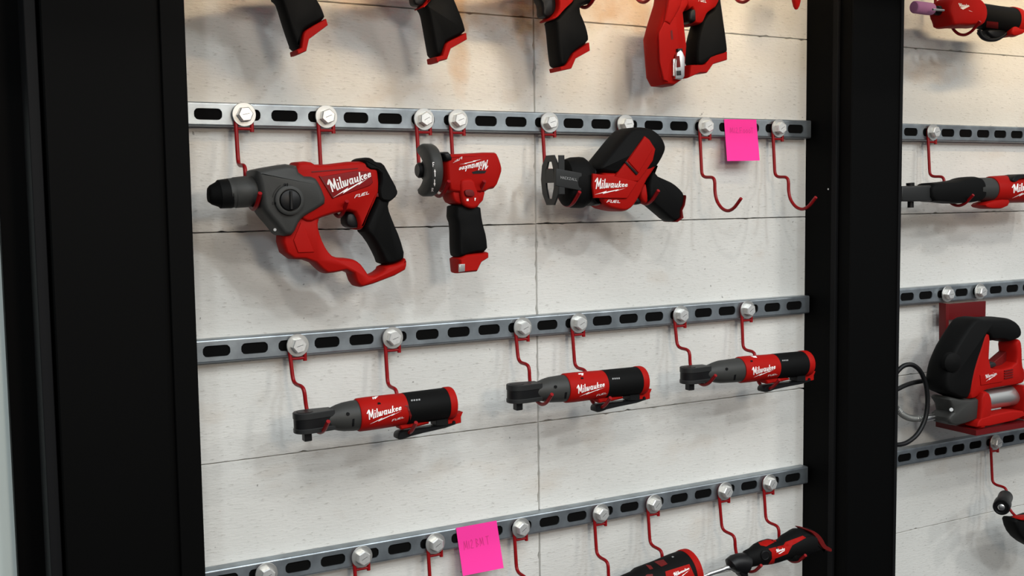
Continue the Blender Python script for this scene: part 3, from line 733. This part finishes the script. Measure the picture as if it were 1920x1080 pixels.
def R3(t):
    c = crop(1240, 540, 4.909)
    logo(t, c([(835, 730), (1050, 700), (1052, 742), (842, 800)]), c([(848, 800), (1050, 745), (1056, 758), (846, 828)]), c([(985, 800), (1068, 785), (1066, 798), (982, 815)]), cuts=1)
    t.decal('top_mark', [c(q) for q in ([(820, 626), (870, 624), (882, 642), (850, 640), (840, 634)],)], WHT, cuts=1)
    t.decal('battery_gauge', [c([(1112+i*15, 662-i), (1122+i*15, 661-i), (1123+i*15, 673-i), (1113+i*15, 674-i)]) for i in range(4)], GPR, cuts=0)
    t.decal('vent_slot', [c([(672, 800), (690, 796), (680, 848), (664, 852)])], BLK2, cuts=1)
for a, lab, fn in (((572, 791, 846, 755, 1, ), 'red ratchet with grey head, leftmost of the three ratchets hung in a row', R1),
                   ((969, 737, 1203, 713, 1), 'red ratchet with grey head, in the middle of the row of three', R2),
                   ((1292, 703, 1512, 681, 1), 'red ratchet with grey head, its end before the black column', R3)):
    k = {0: 1.0, 1: .98, 2: .96}[[R1, R2, R3].index(fn)]
    t, *_ = ratchet(*a, lab, k, *{R1: (.335, .66), R2: (.36, .67), R3: (.405, .705)}[fn]); fn(t)

# --- top row, cut by the upper edge
GP = 'tools of the top row'
def pistol(ccrop, grip, foot, label, body, nose, extra=None, name='cordless_driver'):
    xs = [p[0] for p in ccrop(grip)]; T = thing(name, sum(xs)/len(xs), 0, label, 'power tool', GP)
    T.part('grip', prism(ccrop(grip), YT, .042, .006, .019), BLK, 'black rubber grip')
    T.part('battery_foot', prism(ccrop(foot), YT, .038, .0015, .008, sm=0), RED, 'red foot')
    T.part('housing', prism(body, YT, .054, .006, .02), RED)
    T.part('nose', pxloft(nose, YT), BLK2, 'black nose')
    return T
c = crop(480, 0, 9.82)
T = pistol(c, [(290, -250), (1000, -250), (1060, 0), (1130, 110), (1190, 245), (1228, 372), (1000, 492), (840, 585), (800, 650), (760, 905), (682, 945), (600, 720), (500, 420), (410, 120), (375, 50), (300, 5)],
           [(1225, 370), (1260, 495), (915, 752), (868, 965), (740, 1025), (695, 1030), (680, 942), (765, 905), (805, 650), (845, 590), (1000, 492)],
           'black-gripped driver cut by the top edge, leftmost of the top row', [(440, -30), (440, -85), (600, -95), (610, -20), (575, -15), (510, -5)], [(385, -62, 18), (400, -60, 24), (445, -58, 30)])
T.part('trigger', prism([(497, -25), (520, -25), (528, -2), (508, -2)], YT, .02, .003, .008), BLK2)
c = crop(750, 0, 8.307)
T = pistol(c, [(200, -200), (700, -200), (780, 0), (900, 290), (952, 450), (962, 532), (690, 665), (640, 700), (585, 885), (480, 908), (440, 680), (378, 330), (350, 205), (310, 150), (290, 120), (400, 0)],
           [(480, 905), (585, 882), (640, 700), (690, 662), (960, 530), (972, 640), (720, 782), (665, 945), (545, 970), (530, 995), (495, 990)],
           'black-gripped driver cut by the top edge, second from the left', [(700, -30), (700, -90), (860, -98), (870, -15), (815, -10), (790, 0)], [(640, -64, 18), (660, -62, 24), (705, -60, 30)])
T.part('trigger', prism(c([(160, -60), (165, 20), (185, 85), (240, 110), (290, 112), (340, 80), (380, 20), (380, -60)]), YT, .022, .003, .009), BLK2)
T.part('trigger_guard', prism(c([(430, -60), (425, 20), (350, 110), (290, 150), (285, 130), (350, 70), (390, -60)]), YT-.002, .036, .002, .006), RED)
c = crop(980, 0, 7.717)
T = pistol(c, [(640, -150), (1050, -150), (1040, 5), (905, 75), (800, 92), (750, 170), (832, 350), (880, 520), (886, 632), (655, 782), (600, 880), (555, 965), (455, 988), (425, 800), (385, 370), (358, 318), (440, 260), (500, 180), (650, 20)],
           [(455, 985), (540, 962), (600, 880), (650, 782), (883, 630), (895, 755), (690, 870), (630, 1010), (470, 1045)],
           'black-gripped driver cut by the top edge, with a black trigger and red band', [(985, -20), (960, -95), (1110, -100), (1125, -25), (1080, -10), (1040, -12)], [(905, -66, 18), (925, -64, 24), (975, -60, 30)])
T.part('trigger', prism(c([(180, -80), (190, 10), (238, 90), (235, 240), (290, 275), (360, 260), (420, 200), (445, 100), (420, -80)]), YT, .026, .004, .011), BLK2)
T.part('trigger_guard', prism(c([(415, -80), (690, -80), (655, 40), (500, 180), (440, 260), (352, 322), (315, 300), (395, 240), (440, 130)]), YT-.001, .046, .002, .008), RED)
c = crop(1180, 0, 5.333)
T = thing('cable_stapler', 1280, 40, 'red power tool with a long hanging arm and bright metal clip, top row', 'power tool', GP)
T.part('arm', prism(c([(320, -60), (560, -60), (500, 100), (465, 150), (480, 300), (500, 480), (475, 800), (375, 868), (280, 858), (235, 770), (203, 380), (240, 240), (305, 30)]), YT, .050, .005, .012, sm=0), RED, 'long red arm')
T.part('arm_rib', prism(c([(395, -60), (535, -60), (500, 80), (400, 250), (345, 215)]), YT-.026, .008, .004, sm=0), RED, 'slanting rib')
T.part('side_plate', prism(c([(345, 215), (460, 170), (480, 330), (490, 480), (400, 640), (385, 820), (340, 800), (300, 620), (290, 330)]), YT-.0255, .004, .002, sm=0), RED, 'flat side plate')
T.decal('slot', [c([(412, 308), (430, 300), (440, 395), (418, 398)])], DRED, cuts=1)
T.part('housing', prism(c([(470, -100), (830, -100), (808, 80), (700, 150), (680, 190), (650, 260), (590, 262), (565, 245), (560, 95), (500, 130)]), YT, .052, .004, .014), RED)
T.part('grip', prism(c([(800, -80), (850, -80), (858, 30), (882, 200), (922, 480), (922, 548), (770, 592), (700, 662), (605, 680), (608, 450), (642, 300), (690, 165), (805, 85)]), YT, .042, .006, .019), BLK, 'black rubber grip')
T.part('foot', prism(c([(545, 660), (690, 655), (742, 575), (914, 525), (914, 612), (775, 655), (715, 740), (640, 742), (530, 790)]), YT, .040, .002, .008, sm=0), RED, 'red foot')
T.part('trigger', prism(c([(538, 120), (570, 92), (620, 90), (652, 130), (658, 190), (625, 228), (575, 245), (532, 222)]), YT-.006, .038, .005, .012), BLK2)
cl = T.part('clip', prism(c([(468, 530), (500, 500), (522, 522), (545, 575), (542, 700), (540, 765), (520, 795), (450, 790), (448, 640)]), YT-.030, .008, .0015, sm=0), CHR, 'bright metal clip')
T.part('clip_window', prism(c([(472, 560), (500, 558), (512, 670), (475, 675)]), YT-.0345, .0012, .0003, sm=0), DRED, parent=cl)
T.part('clip_window', prism(c([(472, 708), (515, 706), (518, 752), (476, 755)]), YT-.0345, .0012, .0003, sm=0), DGRY, parent=cl)
T.part('clip_tab', prism(c([(430, 590), (450, 585), (450, 770), (428, 760)]), YT-.027, .006, .0006, sm=0), CHR, parent=cl)
T.part('clip_end', prism(c([(470, 490), (520, 486), (520, 528), (478, 540)]), YT-.029, .008, .0006, sm=0), DGRY, parent=cl)
T.decal('brand_lettering', words(FUEL, 3.4, .16, [(1312, -6), (1326, -3), (1324, 5), (1310, 2)]), WHT, cuts=1)
T = thing('grease_fitting_tool', 1490, 5, 'red tapered tool tip with a white stripe, cut by the top edge at the right', 'power tool', GP)
T.part('handle', pxloft([(1495, -40, 10), (1494, 5, 8)], YT, axis=Vector((0, 0, -1))) if False else cyl(G(), at(1492, -55, YT), at(1491, -2, YT), .016, .011), BLK)
g = G(); a = at(1493, -6, YT); b = at(1493, 22, YT)
lathe(g, a, (b-a), [(0, .0085), (.008, .0085), (.018, .006), (.0235, .003), (.0245, 0)], n=20)
T.part('tip', g, RED, 'red tapered tip')

# --- lowest row of the middle bay
GB = 'tools of the lowest row in view'
c = crop(1100, 1000, 8)
T = thing('rotary_tool', 1230, 1070, 'black and red rotary tool with a red end ring, cut by the bottom edge', 'power tool', GB)
A = at(1150, 1112, YT); B = at(1287, 1072, YT); D = (B-A).normalized(); L = (B-A).length
def sc2(l, k=1): return [(A+D*(L*s), D, r, r*k) for s, r in l]
T.part('body', loft(sc2([(-.28, .008), (-.1, .016), (.05, .024), (.3, .029), (.36, .033), (.62, .036), (.85, .040), (1.0, .041)]), n=36), BLK, 'black rubber body')
T.part('end_ring', loft(sc2([(.97, .0415), (1.0, .0425), (1.05, .042), (1.06, .038)]), n=36), RED, 'red end ring')
T.part('nose_cover', loft(sc2([(-.30, .011), (-.05, .0215), (.07, .0262), (.09, .0255)]), n=32), RED, 'red nose cover')
T.decal('accent', [c(q) for q in ([(1010, 425), (1150, 390), (1215, 460), (1120, 500)], [(885, 470), (960, 480), (1000, 530), (950, 545)], [(880, 640), (905, 615), (990, 610), (1000, 680), (880, 680)])], DRED, cuts=3)
T.decal('name_panel', [c([(1180, 572), (1540, 460), (1620, 640), (1640, 720), (1200, 720)])], RED, cuts=4, off=.0004)
T.decal('brand_lettering', words(LOGO, 4.3, .17, c([(1300, 590), (1535, 505), (1540, 535), (1310, 655)]))+[[quadmap(c([(1390, 640), (1545, 545), (1550, 565), (1400, 670)]))(*p) for p in BOLT]], WHT, cuts=1, off=.0009)
T.decal('lock_button', [c([(1270, 350), (1290, 340), (1315, 352), (1290, 365)])], GPR, cuts=1)
c = crop(1300, 980, 7.385)
T = thing('soldering_iron', 1430, 1030, 'red and black cordless soldering iron with a bright steel tip, pointing down left', 'soldering iron', GB)
A = at(1366, 1057, YT); B = at(1533, 1013, YT); D = (B-A).normalized(); L = (B-A).length
def pts2(l): return [(1300+x/7.385, 980+y/7.385, r/7.385) for x, y, r in l]
T.part('body', pxloft(pts2([(700, 545, 75), (760, 500, 118), (830, 475, 128), (900, 440, 150), (980, 415, 165), (1050, 400, 170), (1150, 395, 150), (1230, 370, 148), (1310, 330, 175), (1420, 290, 195), (1520, 270, 195), (1590, 262, 185)]), YT, n=32), BLK, 'black rubber body')
T.part('collar', pxloft(pts2([(500, 620, 50), (520, 590, 105), (560, 570, 120), (620, 560, 130), (680, 560, 140), (712, 570, 145)]), YT, n=32), BLK2, 'black heat collar')
T.part('collar_skirt', prism(c([(580, 640), (700, 600), (728, 735), (690, 790), (610, 720)]), YT, .022, .003, .009), BLK2)
T.part('sleeve', pxloft(pts2([(395, 655, 28), (440, 632, 34), (500, 618, 44), (515, 612, 40)]), YT, n=20), CHR, 'bright hexagonal sleeve')
T.part('barrel', pxloft(pts2([(190, 725, 28), (215, 712, 32), (400, 650, 32)]), YT, n=20), CHR, 'steel barrel')
T.part('tip', pxloft(pts2([(120, 752, 3), (190, 724, 20)]), YT, n=16), CHR, 'pointed steel tip')
T.part('end_cap', prism(c([(1490, 78), (1540, 72), (1610, 95), (1690, 180), (1735, 280), (1810, 312), (1818, 345), (1800, 375), (1740, 350), (1680, 320), (1620, 220), (1560, 130)]), YT-.002, .044, .0015, .012), DRED, 'dark red end rim')
T.part('tail', prism(c([(1320, 200), (1400, 130), (1490, 85), (1560, 120), (1640, 215), (1700, 320), (1760, 350), (1640, 370), (1500, 430), (1400, 500), (1260, 520)]), YT, .046, .006, .018), BLK)
T.decal('red_cover', [c(q) for q in ([(890, 262), (970, 235), (1140, 235), (1150, 255), (1010, 330), (930, 315)], [(1040, 362), (1250, 310), (1275, 268), (1515, 180), (1562, 208), (1370, 315), (1310, 430), (1130, 500), (1120, 560), (1060, 590), (1035, 580), (1090, 500), (1085, 410)])], RED, cuts=4, label='red upper cover')
T.decal('brand_lettering', words(LOGO, 4.3, .2, c([(1145, 368), (1265, 345), (1268, 372), (1152, 415)]))+[c([(1175, 430), (1262, 380), (1270, 385), (1200, 432)])], WHT, cuts=1, off=.001)
g = G(); q = at(1300+1000/7.385, 980+450/7.385, YT-.0215)
lathe(g, q+Vector((.002, .012, 0)), (-.25, -1, 0), [(0, .0095), (.013, .0095), (.0145, .0082), (.0138, .0075), (.0138, 0)], n=28)
T.part('power_button', g, BLK2, 'round black button')

# --- right bay
GR_ = 'tools of the right bay'
c = crop(1660, 0, 7.2)
T = thing('die_grinder', 1810, 30, 'red and black grinder with a pink grinding stone, at the top right', 'grinder', GR_)
p2 = lambda l: [(1660+x/7.2, y/7.2, r/7.2) for x, y, r in l]
T.part('grinding_stone', pxloft(p2([(385, 95, 72), (392, 95, 82), (400, 96, 85), (600, 122, 84), (625, 125, 78)]), YT, n=32), STONE, 'pink cylindrical stone')
T.part('collet', pxloft(p2([(600, 125, 40), (680, 138, 42), (690, 140, 62), (760, 148, 70)]), YT, n=24), BLK2, 'black collet nut')
T.part('spindle', pxloft(p2([(640, 128, 14), (790, 140, 14)]), YT-.03, n=12), CHR)
T.part('housing', prism(c([(715, 130), (740, 30), (800, -25), (1000, -30), (1130, -15), (1195, 35), (1245, 120), (1252, 250), (1195, 378), (1090, 372), (980, 378), (900, 372), (775, 386), (755, 290), (725, 230)]), YT, .056, .007, .02), RED)
T.part('grip', pxloft(p2([(1180, 205, 165), (1240, 210, 172), (1500, 260, 180), (1700, 300, 195)]), YT, n=32), BLK, 'black rubber grip')
T.part('end_cap', pxloft(p2([(1670, 290, 196), (1680, 292, 202), (1740, 305, 200), (1765, 312, 180)]), YT, n=32), RED, 'red end cap')
T.part('battery_latch', prism(c([(1600, 400), (1650, 350), (1800, 380), (1838, 370), (1822, 425), (1740, 490), (1600, 510)]), YT-.006, .04, .003, .01), RED)
T.part('lever', tube(G(), smooth_path([at(1660+x/7.2, y/7.2, YT-.01) for x, y in ((1265, 400), (1290, 500), (1400, 545), (1520, 530), (1640, 440))], .02, 5), .0045), BLK2, 'black wire lever')
T.part('lever_pad', prism(c([(1290, 400), (1500, 410), (1600, 430), (1500, 520), (1400, 535), (1310, 480)]), YT, .03, .004, .01), BLK2)
T.decal('label', [c([(1370, 285), (1525, 300), (1525, 390), (1360, 370)])], DRED, cuts=3)
T.decal('brand_lettering', words(LOGO, 4.3, .17, c([(985, 40), (1130, 60), (1130, 85), (1000, 90)]))+[c([(1010, 105), (1060, 90), (1145, 80), (1050, 130)]), c([(1120, 135), (1180, 160), (1140, 150)])], WHT, cuts=1)

c = crop(1660, 210, 5.4)
T = thing('high_torque_ratchet', 1830, 362, 'red ratchet with a long black-booted neck, in the right bay', 'ratchet', GR_)
T.part('fork', prism(c([(100, 752), (500, 740), (502, 905), (100, 908)]), YT, .036, .003, .006, sm=0), DGRY, 'dark grey forked head')
T.decal('fork_recess', [c([(205, 795), (468, 785), (468, 868), (205, 880)])], DARK, cuts=1)
g = cyl(G(), at(1660+254/5.4, 210+760/5.4, YT), at(1660+252/5.4, 210+718/5.4, YT), .0085); T.part('direction_knob', g, BLK2)
g = cyl(G(), at(1660+256/5.4, 210+900/5.4, YT), at(1660+256/5.4, 210+968/5.4, YT), .0065); T.part('square_drive', g, BLK2)
T.part('boot', prism(c([(375, 722), (520, 712), (700, 690), (760, 662), (880, 652), (925, 700), (945, 790), (935, 870), (880, 915), (640, 932), (500, 915), (378, 910)]), YT, .050, .006, .02), BLK, 'black rubber boot')
T.part('collar', pxloft([(1660+x/5.4, 210+y/5.4, r/5.4) for x, y, r in ((890, 785, 118), (1000, 785, 120), (1080, 785, 120))], YT), GRY, 'grey metal collar')
T.part('body', pxloft([(1660+x/5.4, 210+y/5.4, r/5.4) for x, y, r in ((1050, 785, 128), (1060, 785, 134), (1190, 782, 140), (1400, 778, 140), (1800, 772, 138))], YT, n=36), RED)
T.part('lower_lug', prism(c([(920, 930), (1070, 880), (1200, 880), (1155, 980), (960, 982)]), YT, .04, .003, .01), RED)
T.part('top_strip', prism(c([(1210, 690), (1250, 640), (1300, 630), (1800, 618), (1800, 655), (1420, 664), (1290, 680), (1262, 712), (1225, 712)]), YT-.012, .036, .002, .008), BLK2)
T.decal('brand_lettering', words(LOGO, 4.3, .15, c([(1285, 735), (1620, 690), (1622, 745), (1288, 820)]))+[[quadmap(c([(1282, 838), (1560, 760), (1560, 785), (1280, 880)]))(*p) for p in BOLT]], WHT, cuts=1)
T.part('hook_clip', tube(G(), [at(1660+x/5.4, 210+y/5.4, YT-.03) for x, y in ((890, 680), (1040, 668))], .003), SILV) if False else None

# grease gun on its bracket
c = crop(1660, 520, 3.273); YG = -.105
T = Thing('grease_gun_bracket', at(1660+480/3.273, 520+200/3.273, -.004), 'dark red sheet bracket bolted under the rail behind the grease gun', 'bracket', None)
BR = mat('dark_red_bracket_paint', (.11, .002, .003, 1), .45, spec=.3)
T.part('plate', prism(c([(360, 165), (612, 145), (610, 240), (362, 264)]), -.010, .005, .0008, sm=0), BR)
T.part('side_rod', prism(c([(350, 158), (368, 160), (368, 470), (350, 470)]), -.018, .020, .001, sm=0), BR)
T.part('side_rod', prism(c([(596, 240), (610, 238), (612, 470), (598, 470)]), -.018, .020, .001, sm=0), BR)
bz = at(1660+520/3.273, 520+965/3.273, -.13)
g = G(); tl = at(1660+320/3.273, 520+915/3.273, -.04)
tray_x0 = bz.x; 
ext(g, Vector((0, 0, bz.z)), EX, EY, EZ, [(tl.x, -.035), (bz.x-.0, -.145), (2.25, -.145), (2.25, -.035)], [(0, 0), (.012, 0)])
T.part('tray', g, BR, 'red tray under the tool')
T.decal('x', [], WHT) if False else None
T = thing('grease_gun', 1850, 700, 'red and black grease gun with silver barrel and black hose loop, on a red bracket', 'grease gun', GR_, YG)
T.part('black_cover', prism(c([(302, 640), (318, 540), (345, 470), (378, 400), (468, 262), (505, 238), (560, 246), (700, 240), (752, 268), (776, 318), (768, 368), (700, 396), (655, 378), (590, 388), (565, 345), (555, 350), (530, 430), (505, 500), (480, 590), (455, 735), (400, 740), (360, 720), (310, 700)]), YG, .060, .008, .024), BLK, 'black rubber cover and handle')
T.part('cover_boss', lathe(G(), at(1660+395/3.273, 520+520/3.273, YG-.022), (-.2, -1, 0), [(0, .022), (.010, .021), (.014, .015), (.015, 0)], n=28), BLK)
T.part('housing', prism(c([(556, 336), (590, 330), (578, 540), (640, 560), (745, 530), (750, 470), (742, 400), (765, 365), (782, 400), (785, 535), (800, 560), (800, 630), (772, 650), (640, 668), (540, 690), (500, 735), (457, 738), (475, 600), (510, 490), (535, 420)]), YG, .050, .0045, .012), RED)
T.part('trigger', prism(c([(572, 532), (640, 508), (655, 545), (580, 562)]), YG, .03, .003, .008), DGRY, 'grey trigger')
T.part('inner_wall', prism(c([(640, 520), (745, 430), (755, 530), (650, 560)]), YG+.012, .02, .002, sm=0), DRED)
g = G()
for k in range(4): prism(c([(730, 572+k*15), (782, 562+k*15), (782, 569+k*15), (730, 579+k*15)]), YG-.026, .003, .0006, sm=0, g=g)
T.part('vent_ribs', g, DRED)
T.part('name_plate', prism(c([(580, 600), (712, 578), (715, 640), (585, 662)]), YG-.0255, .003, .001, sm=0), RED)
logo(T, c([(614, 598), (680, 580), (684, 596), (616, 622)]), c([(618, 622), (690, 592), (690, 600), (616, 642)]), None, cuts=0)
T.part('barrel', pxloft([(1660+x/3.273, 520+y/3.273, r/3.273) for x, y, r in ((520, 765, 62), (640, 745, 62), (900, 702, 62), (1100, 668, 62))], YG, n=36), SILV, 'silver grease barrel')
for q in ([(520, 700), (560, 684), (582, 740), (578, 830), (545, 912), (500, 915), (512, 820)], [(765, 655), (808, 650), (832, 720), (832, 800), (822, 860), (775, 862), (785, 760)]):
    T.part('barrel_clamp', prism(c(q), YG-.004, .064, .004, .01), RED, 'red clamp')
T.part('clamp_bar', prism(c([(560, 850), (800, 800), (828, 855), (525, 922), (530, 880)]), YG-.02, .034, .003), RED)
T.part('pump_head', prism(c([(312, 718), (440, 742), (540, 726), (532, 850), (450, 885), (380, 902), (332, 890), (330, 840), (372, 810)]), YG, .052, .005, .014), GRY, 'grey cast pump head')
T.part('valve', cyl(G(), at(1660+405/3.273, 520+812/3.273, YG-.036), at(1660+405/3.273, 520+812/3.273, YG-.022), .004), CHR)
hp = [(330, 640), (250, 632), (150, 650), (65, 690), (-40, 760), (-90, 880), (-50, 990), (60, 1032), (130, 1020), (200, 965), (248, 870), (262, 760), (250, 650), (215, 570), (165, 532), (110, 540), (62, 590), (20, 680), (40, 770), (75, 805)]
pts = []
for i, (x, y) in enumerate(hp):
    yy = -.07-.03*math.sin(i/19*math.pi); pts.append(at(1660+x/3.273, 520+y/3.273, yy))
T.part('hose', tube(G(), smooth_path(pts, .03, 6), .0050, n=12), BLK2, 'black looped hose')
g = G(); sp_ = smooth_path([at(1660+x/3.273, 520+y/3.273, -.085) for x, y in ((70, 800), (105, 845), (160, 868), (235, 866))], .03, 8)
tube(g, sp_, .0058, n=14)
for i in range(0, len(sp_)-1):
    for q in range(3 if i % 9 != 8 else 2):
        a = sp_[i].lerp(sp_[i+1], q/3); d = (sp_[i+1]-sp_[i])
        if d.length > 1e-5 and d.length > .0: lathe(g, a, d, [(-.0005, .0058), (0, .0072), (.0006, .0058)], n=14)
T.part('hose_spring', g, SILV, 'silver coil spring')
T.part('hose_fitting', pxloft([(1660+x/3.273, 520+y/3.273, r/3.273) for x, y, r in ((232, 868, 17), (240, 866, 20), (300, 855, 18), (345, 848, 22), (370, 846, 22))], -.09, n=20), CHR, 'bright fitting')

# black inspection torch at the right edge
c = crop(1660, 800, 3.857)
T = thing('inspection_torch', 1900, 950, 'black torch with a round lens, cut by the right edge below the grease gun', 'torch', GR_)
AX = Vector((.85, .5, .06)).normalized(); O = at(1660+838/3.857, 800+585/3.857, -.115)
T.part('head', lathe(G(), O, AX, [(.002, .0), (.003, .0125), (0, .0145), (0, .0175), (.004, .0185), (.03, .0185), (.036, .016), (.08, .016), (.08, 0)], n=36), BLK2, 'black round head')
T.part('lens', lathe(G(), O, AX, [(-.0002, 0), (-.0002, .0055), (.0012, .0075), (.0022, .0075)], n=24), CHR, 'small bright lens')
T.part('body', prism(c([(880, 650), (960, 655), (1060, 620), (1250, 600), (1250, 900), (1060, 880), (960, 825), (905, 755)]), YT, .04, .006, .016), BLK, 'dark bulky body')
T.part('red_band', prism(c([(935, 660), (985, 645), (1100, 640), (1100, 665), (960, 672)]), YT-.012, .024, .002), RED)
